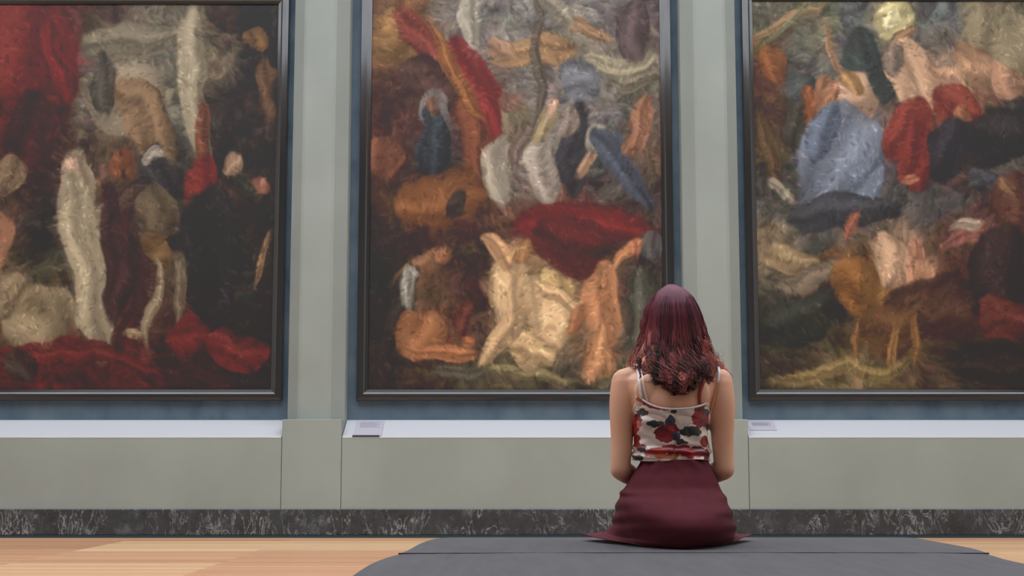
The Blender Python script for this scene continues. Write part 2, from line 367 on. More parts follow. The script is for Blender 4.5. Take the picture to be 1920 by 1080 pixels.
centre_blobs = [(.10,.10,.10,.08,0,(134,100,62)),(.16,.02,.07,.05,0,(132,92,62)),(.26,.18,.26,.045,52,(128,62,54)),(.18,.24,.12,.09,0,(82,60,54)),(.22,.30,.07,.08,0,(126,118,112)),
 (.36,.06,.03,.16,5,(156,148,130)),(.36,.34,.07,.16,0,(122,72,50)),(.37,.24,.06,.16,-28,(124,48,46)),(.28,.20,.03,.16,-30,(146,96,56)),
 (.55,.15,.17,.045,-8,(158,122,84)),(.44,.15,.05,.03,20,(160,124,98)),(.75,.09,.10,.02,0,(150,116,84)),(.54,.20,.02,.26,0,(92,82,70)),(.62,.04,.12,.03,20,(140,132,112)),
 (.88,.17,.13,.028,2,(158,148,118)),(.90,.22,.10,.03,0,(116,106,88)),(.92,.06,.06,.09,0,(96,80,78)),(.70,.22,.08,.06,-25,(112,114,120)),
 (.19,.37,.065,.10,0,(56,62,68)),(.19,.27,.03,.03,0,(120,84,66)),(.44,.46,.06,.10,8,(156,146,128)),(.46,.33,.05,.07,0,(126,114,90)),(.45,.28,.035,.03,0,(128,94,80)),
 (.59,.44,.055,.13,4,(158,146,132)),(.58,.33,.04,.05,0,(156,138,102)),(.585,.285,.025,.03,0,(182,146,122)),(.52,.38,.03,.08,0,(118,98,88)),
 (.69,.40,.045,.14,0,(58,57,62)),(.68,.32,.04,.035,0,(136,120,106)),(.74,.42,.10,.018,-18,(166,128,98)),(.78,.38,.05,.05,0,(150,140,124)),(.86,.44,.06,.13,-35,(74,80,92)),
 (.90,.36,.05,.09,0,(150,104,78)),(.05,.42,.06,.06,0,(126,80,60)),(.26,.50,.16,.06,0,(126,82,50)),(.30,.53,.04,.03,0,(60,52,48)),
 (.72,.60,.28,.05,8,(116,44,42)),(.66,.65,.14,.06,20,(88,42,40)),(.95,.64,.06,.05,0,(86,82,80)),
 (.20,.71,.13,.035,-38,(136,98,70)),(.27,.66,.05,.018,-50,(146,100,72)),(.12,.82,.05,.13,20,(56,50,46)),(.18,.86,.08,.07,30,(146,98,64)),(.26,.91,.12,.028,12,(160,104,68)),(.34,.89,.03,.02,0,(160,100,66)),
 (.16,.76,.03,.06,0,(140,136,122)),(.31,.82,.04,.05,0,(100,58,46)),
 (.48,.78,.075,.13,5,(190,158,116)),(.42,.66,.10,.028,38,(182,140,100)),(.52,.68,.04,.035,0,(152,110,72)),(.44,.90,.035,.09,25,(180,148,108)),
 (.60,.82,.07,.10,-8,(192,160,118)),(.64,.72,.04,.04,0,(180,152,100)),(.57,.92,.09,.05,15,(184,152,110)),(.66,.76,.08,.025,25,(188,154,112)),
 (.79,.78,.085,.10,-12,(174,120,82)),(.87,.69,.09,.025,-48,(178,122,80)),(.90,.65,.03,.03,0,(176,112,80)),(.78,.90,.05,.09,8,(176,126,86)),(.70,.82,.03,.06,20,(156,104,72)),
 (.93,.82,.04,.12,10,(84,82,72)),(.55,.97,.20,.018,0,(124,112,78)),(.30,.97,.12,.02,0,(90,86,70))]
right_rows = [
 [(104,102,84),(116,108,84),(96,98,96),(148,136,92),(98,100,98),(134,122,94),(130,118,92)],
 [(130,96,60),(104,104,94),(98,98,92),(96,94,88),(108,98,86),(126,110,84),(134,120,94)],
 [(100,66,46),(80,76,70),(140,118,98),(82,78,72),(156,128,104),(118,84,66),(120,98,78)],
 [(88,64,48),(66,62,56),(120,108,104),(120,82,70),(128,78,62),(66,52,48),(54,52,54)],
 [(86,70,52),(74,76,80),(114,118,126),(92,66,62),(104,52,46),(56,52,54),(56,54,56)],
 [(70,66,60),(86,88,94),(104,112,122),(96,84,82),(84,62,58),(72,70,74),(104,92,80)],
 [(96,90,84),(76,76,78),(94,94,94),(94,90,88),(78,74,74),(84,62,54),(86,62,52)],
 [(128,112,86),(84,82,78),(108,94,82),(138,112,90),(104,76,64),(80,56,48),(80,50,44)],
 [(98,90,74),(108,78,52),(112,78,48),(130,96,72),(88,60,48),(62,50,46),(74,48,42)],
 [(58,58,52),(76,62,50),(96,68,46),(96,68,50),(70,52,44),(72,52,44),(70,46,42)],
 [(62,60,52),(84,74,54),(88,72,52),(92,74,52),(62,50,44),(54,48,44),(52,46,42)],
 [(70,60,46),(104,90,62),(108,92,62),(92,74,54),(84,66,50),(62,52,46),(54,46,42)]]
right_blobs = [(.14,.05,.16,.018,-38,(150,120,86)),(.15,.06,.16,.010,-38,(126,124,92)),(.50,.03,.08,.05,0,(190,176,124)),(.50,.03,.03,.03,0,(226,212,160)),
 (.10,.18,.05,.06,0,(140,86,50)),(.14,.30,.05,.12,20,(70,66,56)),(.18,.24,.07,.05,-40,(78,82,80)),(.20,.32,.05,.08,0,(134,78,48)),(.04,.38,.03,.14,0,(96,74,50)),
 (.37,.08,.04,.035,0,(160,112,88)),(.39,.16,.09,.10,0,(60,68,64)),(.28,.13,.025,.07,-25,(154,116,88)),(.53,.10,.07,.018,-20,(158,118,84)),
 (.32,.24,.075,.09,15,(178,142,114)),(.33,.19,.04,.05,0,(156,118,74)),(.25,.27,.04,.09,15,(150,104,76)),(.34,.31,.10,.02,8,(184,146,120)),
 (.29,.42,.15,.16,20,(112,120,134)),(.24,.36,.05,.08,20,(96,106,122)),(.36,.48,.07,.10,30,(104,114,128)),
 (.54,.21,.09,.10,-10,(186,148,116)),(.49,.14,.035,.05,20,(124,108,94)),(.64,.21,.07,.025,30,(176,134,104)),(.52,.33,.09,.09,20,(132,58,48)),(.56,.42,.07,.10,0,(118,50,44)),(.66,.28,.08,.05,30,(128,60,48)),
 (.70,.32,.03,.06,-10,(162,106,76)),(.55,.48,.04,.018,0,(166,106,78)),(.85,.12,.13,.12,0,(136,122,94)),(.75,.18,.10,.06,0,(160,122,92)),(.86,.20,.06,.06,0,(166,124,96)),
 (.80,.36,.14,.08,-10,(54,50,50)),(.64,.40,.06,.10,0,(52,52,58)),(.08,.50,.08,.02,25,(140,130,110)),(.30,.58,.22,.05,4,(66,66,70)),(.12,.66,.12,.035,8,(146,124,90)),
 (.88,.55,.09,.12,20,(92,60,48)),(.84,.49,.03,.04,0,(126,92,66)),(.72,.64,.14,.02,-12,(128,82,70)),(.82,.70,.12,.12,0,(58,46,46)),(.70,.62,.05,.02,15,(160,140,120)),
 (.20,.72,.15,.03,0,(118,104,86)),(.14,.83,.14,.07,0,(56,58,52)),(.32,.75,.10,.07,0,(136,92,50)),(.40,.74,.07,.06,0,(120,86,50)),(.45,.68,.06,.06,0,(176,142,112)),(.53,.72,.045,.08,-8,(176,128,98)),(.53,.64,.03,.03,0,(162,112,88)),
 (.34,.61,.02,.05,20,(150,90,68)),(.56,.81,.05,.03,30,(164,114,84)),(.58,.78,.16,.09,0,(80,56,46)),(.44,.84,.12,.07,0,(98,70,46)),(.32,.88,.02,.07,0,(126,88,54)),(.43,.89,.022,.07,8,(134,98,60)),(.53,.90,.022,.07,0,(130,92,56)),
 (.30,.95,.26,.025,-4,(128,108,70)),(.85,.82,.12,.05,12,(98,52,44)),(.80,.92,.18,.06,0,(52,46,42))]

zl = PZ(9, YB - .05); zlb = PZ(731, YB - .05)
px_m = F / YB
def canvas_x(pxa, pxb, py): return PX(pxa, py, YB - .05), PX(pxb, py, YB - .05)
yc_ = YB - .05
# centre painting
xa, xb = canvas_x(689, 1246, 720)
zt = PZ(-8, yc_)
wid = xb - xa; hgt = zt - PZ(731, yc_)
painting(xa, xb, zt, PZ(731, yc_), paint(11, 300, 390, centre_rows, centre_blobs),
         'black-framed painting in the middle bay, with pale rounded patches, behind the seated person')
xb2 = PX(509, 720, yc_)
painting(xb2 - wid, xb2, PZ(8, yc_), PZ(731, yc_), paint(23, 300, 390, left_rows, left_blobs),
         'black-framed painting at the left with a deep red drape area above and red ground below')
xa3 = PX(1424, 720, yc_)
painting(xa3, xa3 + wid, PZ(2, yc_), PZ(731, yc_), paint(31, 300, 390, right_rows, right_blobs),
         'black-framed painting at the right with grey-blue and ochre cloudy patches')

# ---------------------------------------------------------------- caption plaques on the sloping sills
m_plq = Mat('lavender_white_plaque', (192, 189, 200), .35, .4)
m_ink = Mat('grey_print', (150, 146, 156), .7)
m_plq_shadow = Mat('plaque_shadow', (72, 70, 76), .5)
slope = Vector((0, YB - .03 - (Y0 + .006), z_sill - (z_pan + .008))); slen = slope.length; sdir = slope.normalized()
nrm = Vector((0, -sdir.z, sdir.y))
def sill_pt(x, s, h): return Vector((x, Y0 + .006, z_pan + .008)) + sdir * s + nrm * h
def slab(bm, x0, x1, s0, s1, h0, h1):
    v = [bm.verts.new(sill_pt(x, s, h)) for h in (h0, h1) for (x, s) in ((x0, s0), (x1, s0), (x1, s1), (x0, s1))]
    for f in ((0, 3, 2, 1), (4, 5, 6, 7), (0, 1, 5, 4), (1, 2, 6, 5), (2, 3, 7, 6), (3, 0, 4, 7)): bm.faces.new([v[i] for i in f])
def plaque(p0, p1, label, s0, s1, edge):
    x0, x1 = PX(p0, 815, Y0), PX(p1, 815, Y0)
    root = empty('caption_plaque', ((x0 + x1) / 2, Y0 + .1, z_pan + .02), label, 'label', None)
    bm = bmesh.new(); slab(bm, x0, x1, s0, s1, .0005, .008); bm_obj('plate', bm, m_plq, root)
    bm = bmesh.new()
    w = x1 - x0; k = 0
    while k < 5:
        s = s1 - .05 - k * (s1 - s0) * .075
        slab(bm, x0 + w * .16, x0 + w * (.86 if k % 2 == 0 else .74), s - .012, s, .0082, .0088); k += 1
    bm_obj('printed_text', bm, m_ink, root)
    if edge:
        bm = bmesh.new(); slab(bm, x0 - .002, x1 - .02, s0 - .018, s0, .0005, .014); bm_obj('lip', bm, m_plq_shadow, root)  # dark strip stands in for the shadow under the plaque
plaque(661, 715, 'pale caption plaque with painted shadow line below on the white sill under the middle painting', .012, slen * .93, True)
plaque(1411, 1462, 'small faint caption plaque without the painted shadow line on the sill under the right painting', slen * .35, slen * .92, False)

# ---------------------------------------------------------------- bench
m_fab = Mat('charcoal_upholstery', (86, 88, 92), .7, .35)
m_fab.base(m_fab.ramp(m_fab.noise(3, 5, (9, 1, 1), .6), [(.3, (62, 62, 66)), (.7, (78, 77, 82))]))
m_fab.bump(m_fab.noise(400, 2), .25, .001)
m_fab.b.inputs['Sheen Weight'].default_value = .15
m_fabd = Mat('charcoal_piping', (60, 60, 65), .8)
m_dark = Mat('dark_bench_plinth', (44, 42, 42), .5)
BX0, BX1, BY0, BY1, SEAT = 0.0, 1.0, 2.2, 5.27, .44
def side_l(y): return -.415 + (y - 3.42) * .055 + .010 * math.sin((y - 4.2) * 5.5) + (.028 * max(0, (y - 4.6) / .6) ** 1.5)
def side_r(y): return 1.40 + .0 * y + .095 / (1 + math.exp(-(y - 4.35) * 7)) + .006 * math.sin(y * 6)
def bmap(x, y):
    a, b = side_l(y), side_r(y); return a + (b - a) * (x / 1.0)
bench = empty('upholstered_bench', (.56, (BY0 + BY1) / 2, 0), 'wide charcoal grey padded bench in front of the middle painting, seat for the person', 'bench')
def rrect(inset, n=18, r=.10):
    """outline of the seat in metres, sides following the slightly wavy upholstery"""
    y0, y1 = BY0 + inset, BY1 - inset; r = max(r - inset, .02); pts = []
    for (sx, cy, a0) in ((1, y1 - r, 0), (-1, y1 - r, 90), (-1, y0 + r, 180), (1, y0 + r, 270)):
        for k in range(n + 1):
            a = math.radians(a0 + 90 * k / n); y = cy + r * math.sin(a)
            x = (side_r(y) - inset - r) if sx > 0 else (side_l(y) + inset + r)
            pts.append((x + r * math.cos(a), y))
    # subdivide the long sides so that they follow the curve
    out = []
    for i, p in enumerate(pts):
        q = pts[(i + 1) % len(pts)]; d = math.hypot(q[0] - p[0], q[1] - p[1]); out.append(p)
        if d > .2:
            m = 50; lng = abs(q[1] - p[1]) > abs(q[0] - p[0])
            for k in range(1, m):
                t = k / m; y = p[1] + (q[1] - p[1]) * t; x = p[0] + (q[0] - p[0]) * t
                if lng:
                    f = side_r if x > .5 else side_l
                    x = f(y) + (p[0] - f(p[1])) * (1 - t) + (q[0] - f(q[1])) * t
                out.append((x, y))
    return out
SEAM_Y = [4.27, 3.15]
def seam_y(x, sy): return sy + .02 * math.sin(x * 2.5)
prof = [(.03, .20), (.006, .22), (.0, .26), (.0, .395), (.004, .415), (.012, .430), (.024, .4375), (.042, .440)]
V = []; Fc = []
rr = [rrect(ins) for ins, z in prof]; N = len(rr[0])
for (ins, z), pts in zip(prof, rr):
    for (x, y) in pts:
        g = sum(math.exp(-((y - sy) / .03) ** 2) for sy in SEAM_Y) * (z > .25) * (1 if (x < side_l(y) + .1 or x > side_r(y) - .1) else 0)
        V.append((x + .008 * g * (1 if x < .5 else -1), y, z))
for i in range(len(prof) - 1):
    for k in range(N):
        Fc.append((i * N + k, i * N + (k + 1) % N, (i + 1) * N + (k + 1) % N, (i + 1) * N + k))
last = (len(prof) - 1) * N
# top sheet: rows across the seat, from the left edge to the right edge
base = len(V); ny, nx = 260, 40
top_o = rr[-1]
from bisect import bisect
ymin = min(p[1] for p in top_o); ymax = max(p[1] for p in top_o)
cx_, cy_ = .56, (BY0 + BY1) / 2
rings = 60
for r_ in range(1, rings + 1):
    t = r_ / rings
    for k in range(N):
        x, y, _ = V[last + k]; X = x + (cx_ - x) * t; Yv = y + (cy_ - y) * t
        g = sum(math.exp(-((Yv - seam_y(X, sy)) / .016) ** 2) for sy in SEAM_Y)
        V.append((X, Yv, SEAT + .002 * min(1, t * 4) + .0015 * mnoise.noise(Vector((X * 5, Yv * 3, 0))) * min(1, t * 6) - .0006 * g))
for r_ in range(rings):
    for k in range(N):
        a = last + r_ * N; b = a + N
        Fc.append((a + k, a + (k + 1) % N, b + (k + 1) % N, b + k))
cush = py_obj('cushion', V, Fc, m_fab, bench, True)
for sy in SEAM_Y:
    bm = bmesh.new(); n = 60; prev = None
    for k in range(n + 1):
        x = side_l(sy) + .03 + (side_r(sy) - side_l(sy) - .06) * k / n; y = seam_y(x, sy)
        ring = [bm.verts.new((x, y + .004 * math.cos(a), SEAT + .0014 + .0024 * math.sin(a))) for a in (0, 1.05, 2.09, 3.14, 4.19, 5.24)]
        if prev:
            for j in range(6): bm.faces.new((prev[j], prev[(j + 1) % 6], ring[(j + 1) % 6], ring[j]))
        prev = ring
    bm_obj('piping', bm, m_fabd, bench, True)
bm = bmesh.new(); prism(bm, rrect(.12, 8), 'z', 0, .07); bm_obj('plinth', bm, m_dark, bench)
bm = bmesh.new(); prism(bm, rrect(.03, 12), 'z', .07, .21); bm_obj('base_frame', bm, m_fabd, bench)

# ---------------------------------------------------------------- the seated person
CXP = .523
person = empty('person', (CXP, 4.8, SEAT), 'person seen from behind, burgundy hair, floral top, maroon skirt, sitting on the grey bench', 'person')
m_skin = Mat('skin', (206, 152, 124), .5, .35)
m_skin.base(m_skin.ramp(m_skin.noise(9, 4), [(.3, (224, 170, 142)), (.7, (234, 184, 156))]))
m_skin.b.inputs['Subsurface Weight'].default_value = .12
m_skin.b.inputs['Subsurface Radius'].default_value = (.02, .008, .004)

def tubes(bm, pts, seg=14):
    """pts: list of (x,y,z,r) or (x,y,z,ra,rb) swept with rounded ends"""
    P_ = [Vector(p[:3]) for p in pts]; prev = None
    cur = Vector((1, 0, 0))
    ringlist = []
    def ring(c, t, ra, rb, up):
        t = t.normalized(); a = up - t * up.dot(t)
        if a.length < 1e-4: a = Vector((0, 1, 0)) - t * t.y
        a.normalize(); b = t.cross(a)
        return [bm.verts.new(c + a * (ra * math.cos(q)) + b * (rb * math.sin(q))) for q in (2 * math.pi * k / seg for k in range(seg))], a
    up = Vector((1, 0, 0))
    n = len(P_)
    for i in range(n):
        t = (P_[min(i + 1, n - 1)] - P_[max(i - 1, 0)])
        ra = pts[i][3]; rb = pts[i][4] if len(pts[i]) > 4 else ra
        if i == 0:
            for q in (.97, .8, .45):
                s = math.sqrt(1 - q * q); r, up = ring(P_[0] - t.normalized() * min(ra, rb) * q, t, ra * s, rb * s, up); ringlist.append(r)
        r, up = ring(P_[i], t, ra, rb, up); ringlist.append(r)
        if i == n - 1:
            for q in (.45, .8, .97):
                s = math.sqrt(1 - q * q); r, up = ring(P_[-1] + t.normalized() * min(ra, rb) * q, t, ra * s, rb * s, up); ringlist.append(r)
    for a, b in zip(ringlist, ringlist[1:]):
        for k in range(seg): bm.faces.new((a[k], a[(k + 1) % seg], b[(k + 1) % seg], b[k]))
    bm.faces.new(ringlist[0][::-1]); bm.faces.new(ringlist[-1])
def smoothpath(pts, m=5):
    out = []
    n = len(pts)
    for i in range(n - 1):
        p0, p1, p2, p3 = pts[max(i - 1, 0)], pts[i], pts[i + 1], pts[min(i + 2, n - 1)]
        for k in range(m):
            t = k / m
            out.append(tuple(.5 * (2 * b + (c - a) * t + (2 * a - 5 * b + 4 * c - d) * t * t + (3 * b - a - 3 * c + d) * t ** 3) for a, b, c, d in zip(p0, p1, p2, p3)))
    out.append(pts[-1]); return out
def ell(bm, c, r, rot=None):
    M = Matrix.Translation(c) @ (rot or Matrix.Identity(4)) @ Matrix.Diagonal((*r, 1))
    bmesh.ops.create_uvsphere(bm, u_segments=24, v_segments=16, radius=1, matrix=M)

# torso table: z, half width, back Y, front Y
TT0 = [(.46, .130, 4.52, 4.83), (.52, .146, 4.50, 4.83), (.60, .143, 4.555, 4.80), (.67, .118, 4.625, 4.785), (.735, .099, 4.646, 4.775), (.80, .112, 4.630, 4.80),
      (.86, .121, 4.617, 4.845), (.92, .134, 4.617, 4.865), (.965, .150, 4.628, 4.86), (1.00, .152, 4.645, 4.84), (1.03, .120, 4.67, 4.82), (1.055, .080, 4.70, 4.81), (1.08, .056, 4.725, 4.815)]
def Z(z): return .448 + (z - .46) * .987
TT = [(Z(a[0]), *a[1:]) for a in TT0]
def tt(z):
    if z <= TT[0][0]: return TT[0][1:]
    for a, b in zip(TT, TT[1:]):
        if z <= b[0]:
            t = (z - a[0]) / (b[0] - a[0]); t = t * t * (3 - 2 * t) * .5 + t * .5
            return tuple(a[i] + (b[i] - a[i]) * t for i in (1, 2, 3))
    return TT[-1][1:]
def cxz(z): return CXP + (z - .8) * .0
def torso_pt(z, th, off=0.0, n=2.5):
    """th 0 = straight back (towards the camera), 90 = right side in the photo"""
    w, yb, yf = tt(z); yc = (yb + yf) / 2; d = (yf - yb) / 2
    c, s = math.cos(th), math.sin(th)
    r = (abs(c) ** n + abs(s) ** n) ** (-1 / n)
    spine = .006 * math.exp(-(th / .12) ** 2) * (1 if z > .6 else 0) * math.exp(-((z - .82) / .2) ** 2)
    return Vector((cxz(z) + (w + off) * s * r, yc - (d + off) * c * r + spine, z))
bm = bmesh.new()
zs = [TT[0][0] + (TT[-1][0] - TT[0][0]) * k / 46 for k in range(47)]; prev = None
for z in zs:
    ring = [bm.verts.new(torso_pt(z, 2 * math.pi * k / 48)) for k in range(48)]
    if prev:
        for k in range(48): bm.faces.new((prev[k], prev[(k + 1) % 48], ring[(k + 1) % 48], ring[k]))
    else: bm.faces.new(ring[::-1])
    prev = ring
bm.faces.new(prev)
# neck and head, tipped forward over the lap
tubes(bm, [(CXP, 4.755, 1.002, .062), (CXP, 4.775, 1.052, .054), (CXP, 4.80, 1.102, .052), (CXP, 4.82, 1.142, .05)])
tilt = Matrix.Rotation(math.radians(-28), 4, 'X')
HC = Vector((CXP, 4.815, 1.187))
ell(bm, HC, (.074, .094, .088), tilt)
def hp(x, y, z): return HC + (tilt @ Vector((x, y, z)))      # y forward, z up in head space
ell(bm, hp(0, .03, -.055), (.056, .062, .068), tilt)          # jaw and cheeks
ell(bm, hp(0, .078, -.098), (.024, .018, .018), tilt)         # chin
tubes(bm, [(*hp(0, .088, -.005), .009), (*hp(0, .102, -.03), .011), (*hp(0, .108, -.042), .013)])   # nose
for s in (-1, 1):
    ell(bm, hp(s * .010, .102, -.046), (.010, .010, .008), tilt)
    ell(bm, hp(s * .030, .082, .012), (.024, .010, .008), tilt)  # brow
    ell(bm, hp(s * .076, -.002, -.025), (.010, .019, .031), tilt)  # ear
    ell(bm, hp(s * .040, .070, -.040), (.020, .018, .020), tilt)  # cheek
ell(bm, hp(0, .093, -.068), (.024, .011, .006), tilt); ell(bm, hp(0, .091, -.077), (.020, .011, .007), tilt)   # lips
# shoulders, arms
def X_(px, py, Y): return P(px, py, Y)
hands = {}
for s, shl, elb in ((-1, (1171, 722), (1163, 880)), (1, (1349, 722), (1358, 880))):
    S = X_(*shl, 4.74); E = X_(*elb, 4.70)
    N_ = Vector((CXP + s * .06, 4.76, 1.017))
    wr = Vector((CXP + s * .062, 4.945, .632))
    tubes(bm, smoothpath([(*(N_), .036, .036), (*(N_.lerp(S, .55) + Vector((0, -.01, .008))), .036, .036), (*(S + Vector((0, 0, .012))), .044, .044)], 4))
    a = S.lerp(E, .25) + Vector((s * .004, -.004, 0)); b = S.lerp(E, .6); c = S.lerp(E, .88)
    tubes(bm, smoothpath([(*S, .046, .050), (*a, .0435, .047), (*b, .038, .041), (*c, .034, .036), (*E, .034, .034)], 5), 18)
    m1 = E.lerp(wr, .25); m2 = E.lerp(wr, .6)
    tubes(bm, smoothpath([(*E, .034, .034), (*m1, .036, .034), (*m2, .030, .028), (*wr, .021, .024)], 5), 18)
    tubes(bm, [(*(S + Vector((-s * .03, -.012, -.05))), .038), (*(S + Vector((-s * .05, -.008, -.12))), .03)])  # rear of the armpit
    # shoulder blade, subtle
    ell(bm, Vector((CXP + s * .078, 4.652, .938)), (.045, .022, .06), Matrix.Rotation(math.radians(-s * 12), 4, 'Y'))
    # hand laid over the lap, palm down, fingers bent over the thigh toward the middle
    fwd = Vector((-s * .30, .92, -.06)).normalized(); side = Vector((-s * .92, -.30, 0)).normalized(); dn = Vector((0, 0, -1))
    pc = wr + fwd * .045
    tubes(bm, [(*(wr - fwd * .01), .024, .017), (*(wr + fwd * .02), .032, .016), (*(wr + fwd * .06), .040, .014), (*(wr + fwd * .085), .038, .012)], 16)
    for k, (off, L) in enumerate(((.030, .070), (.011, .080), (-.009, .075), (-.028, .060))):
        r0 = wr + fwd * .080 + side * off; f2 = (fwd + side * off * 2.2).normalized()
        k1 = r0 + f2 * L * .42 + dn * .004; k2 = k1 + f2 * L * .30 + dn * (.012); k3 = k2 + f2 * L * .20 + dn * .014
        tubes(bm, [(*r0, .0095), (*k1, .0088), (*k2, .008), (*k3, .0068)], 10)
    t0 = wr + fwd * .018 + side * .026; t1 = t0 + (fwd * .6 + side * .8) * .034 + dn * .006; t2 = t1 + (fwd * .8 + side * .5) * .032 + dn * .008
    tubes(bm, [(*t0, .013), (*t1, .0105), (*t2, .0085)], 10)
# legs
for s in (-1, 1):
    tubes(bm, smoothpath([(CXP + s * .075, 4.74, .53, .080, .080), (CXP + s * .085, 4.88, .53, .080, .078), (CXP + s * .080, 5.10, .52, .066, .066), (CXP + s * .074, 5.31, .505, .052, .054)], 5), 20)
    tubes(bm, smoothpath([(CXP + s * .074, 5.32, .50, .052), (CXP + s * .074, 5.335, .42, .050), (CXP + s * .074, 5.345, .33, .050), (CXP + s * .074, 5.35, .20, .036), (CXP + s * .074, 5.36, .09, .030)], 5), 18)
    tubes(bm, smoothpath([(CXP + s * .074, 5.35, .045, .030, .030), (CXP + s * .078, 5.41, .040, .036, .028), (CXP + s * .082, 5.49, .026, .040, .020), (CXP + s * .084, 5.54, .020, .030, .014)], 4))
bmesh.ops.recalc_face_normals(bm, faces=bm.faces)
me = bpy.data.meshes.new('tmp_body'); bm.to_mesh(me); bm.free()
tmp = bpy.data.objects.new('tmp_body', me); col.objects.link(tmp)
rm = tmp.modifiers.new('r', 'REMESH'); rm.mode = 'VOXEL'; rm.voxel_size = .0042
sm = tmp.modifiers.new('s', 'SMOOTH'); sm.factor = .5; sm.iterations = 8
dg = bpy.context.evaluated_depsgraph_get()
body_me = bpy.data.meshes.new_from_object(tmp.evaluated_get(dg)); body_me.name = 'body'
bpy.data.objects.remove(tmp)
bvh = BVHTree.FromPolygons([v.co.copy() for v in body_me.vertices], [tuple(p.vertices) for p in body_me.polygons])
body = link('body', body_me, m_skin, person, True)
print('body verts', len(body_me.vertices))
# eyes, closed-down look to the lap
m_eye = Mat('eye_white', (225, 222, 218), .2); m_iris = Mat('brown_iris', (70, 45, 32), .2); m_lip = Mat('lips', (176, 96, 92), .4)
for s in (-1, 1):
    bm = bmesh.new(); bmesh.ops.create_uvsphere(bm, u_segments=16, v_segments=12, radius=.0115, matrix=Matrix.Translation(hp(s * .030, .0785, -.006)))
    e = bm_obj('eye', bm, m_eye, person, True)
    bm = bmesh.new(); bmesh.ops.create_uvsphere(bm, u_segments=12, v_segments=8, radius=.0055, matrix=Matrix.Translation(hp(s * .030, .0860, -.009)))
    bm_obj('iris', bm, m_iris, e, True)
    # flat dark shoes
    bm = bmesh.new()
    tubes(bm, smoothpath([(CXP + s * .074, 5.32, .028, .032, .024), (CXP + s * .076, 5.39, .026, .038, .022), (CXP + s * .082, 5.49, .024, .044, .022), (CXP + s * .084, 5.55, .022, .034, .018)], 4))
    bm_obj('shoe', bm, m_dark, person, True)

def shell(name, grid, mat, wrap=False, thick=.002, cols=None, parent=person):
    """grid: rows of points -> sheet mesh with thickness"""
    n = len(grid[0]); V = [p for r in grid for p in r]; Fc = []
    for i in range(len(grid) - 1):
        for k in range(n if wrap else n - 1):
            Fc.append((i * n + k, i * n + (k + 1) % n, (i + 1) * n + (k + 1) % n, (i + 1) * n + k))
    o = py_obj(name, V, Fc, mat, parent, True)
    if cols:
        a = o.data.color_attributes.new('Col', 'FLOAT_COLOR', 'POINT')
        flat = []
        for c in cols: flat += [*lin(c), 1]
        a.data.foreach_set('color', flat)
    s = o.modifiers.new('t', 'SOLIDIFY'); s.thickness = thick; s.offset = 0
    return o

# camisole: fitted shell over the torso, floral satin
m_sat = Mat('floral_satin', (220, 205, 195), .30, .6)
m_sat.base(m_sat.attr().outputs['Color'])
hem_z = PZ(861, 4.62)
def neck_z(th):
    """height of the top edge for an angle round the body"""
    rt = th > 0; a = abs(math.degrees(th)); a = 360 - a if a > 180 else a
    zc, zsrt, zarm = PZ(767, 4.62), PZ(755 if rt else 741, 4.63), PZ(790, 4.68)
    if a < 46: t = a / 46; return zc + (zsrt - zc) * t ** 2.6
    if a < 88: t = (a - 46) / 42; return zsrt + (zarm - zsrt) * t ** .8
    if a < 140: t = (a - 88) / 52; return zarm + (.945 - zarm) * t
    return .945 - .03 * (a - 140) / 40
RED = (150, 36, 44); DRED = (112, 28, 42); WHT = (232, 216, 208); GRN = (52, 58, 60); NAVY = (58, 60, 84); ORG = (196, 92, 66); PNK = (205, 120, 112)
# blooms and leaves at photo pixels on the back of the top: (px, py, rx, ry, angle, colour)
FLOW = [(1212, 753, 16, 6, 25, ORG), (1228, 762, 24, 6, 12, RED), (1312, 768, 10, 10, 0, DRED), (1314, 785, 17, 16, 0, RED), (1318, 792, 9, 8, 0, DRED), (1324, 772, 8, 6, 0, NAVY),
        (1206, 773, 9, 7, 20, GRN), (1196, 785, 8, 9, 0, DRED), (1192, 800, 8, 12, 0, RED), (1200, 796, 4, 6, 0, PNK), (1194, 825, 9, 13, 0, RED), (1203, 838, 10, 7, 0, DRED),
        (1256, 790, 8, 12, 25, NAVY), (1229, 794, 17, 6, 0, GRN), (1262, 772, 6, 4, 0, GRN), (1251, 812, 23, 18, -10, DRED), (1246, 818, 14, 10, 0, RED), (1262, 806, 8, 10, 0, RED),
        (1294, 809, 21, 10, -4, GRN), (1267, 818, 9, 7, 40, NAVY), (1276, 828, 12, 5, 10, GRN), (1323, 828, 8, 10, 0, RED), (1325, 822, 4, 6, 0, DRED), (1330, 800, 5, 8, 0, NAVY),
        (1276, 844, 34, 10, 8, RED), (1300, 850, 24, 9, 0, (170, 44, 48)), (1230, 848, 22, 8, -6, (178, 60, 52)), (1246, 854, 26, 5, 0, ORG), (1260, 857, 10, 4, 0, (190, 140, 90)), (1310, 842, 14, 6, 12, DRED),
        (1198, 858, 10, 5, 0, GRN), (1326, 852, 8, 10, 0, DRED), (1206, 846, 6, 4, 0, NAVY)]
def pix(p):
    """photo pixel of a world point"""
    d = p - Vector((0, 0, H)); f = d.y * cp + d.z * sp; u = d.x; v = -d.y * sp + d.z * cp
    return 960 + F * u / f, 540 - F * v / f
flow_w = []
for (fx, fy, rx, ry, an, c) in FLOW:
    q = P(fx, fy, 4.63); k = 4.63 / F
    flow_w.append((q.x, q.z, rx * k, ry * k, math.radians(-an), c))
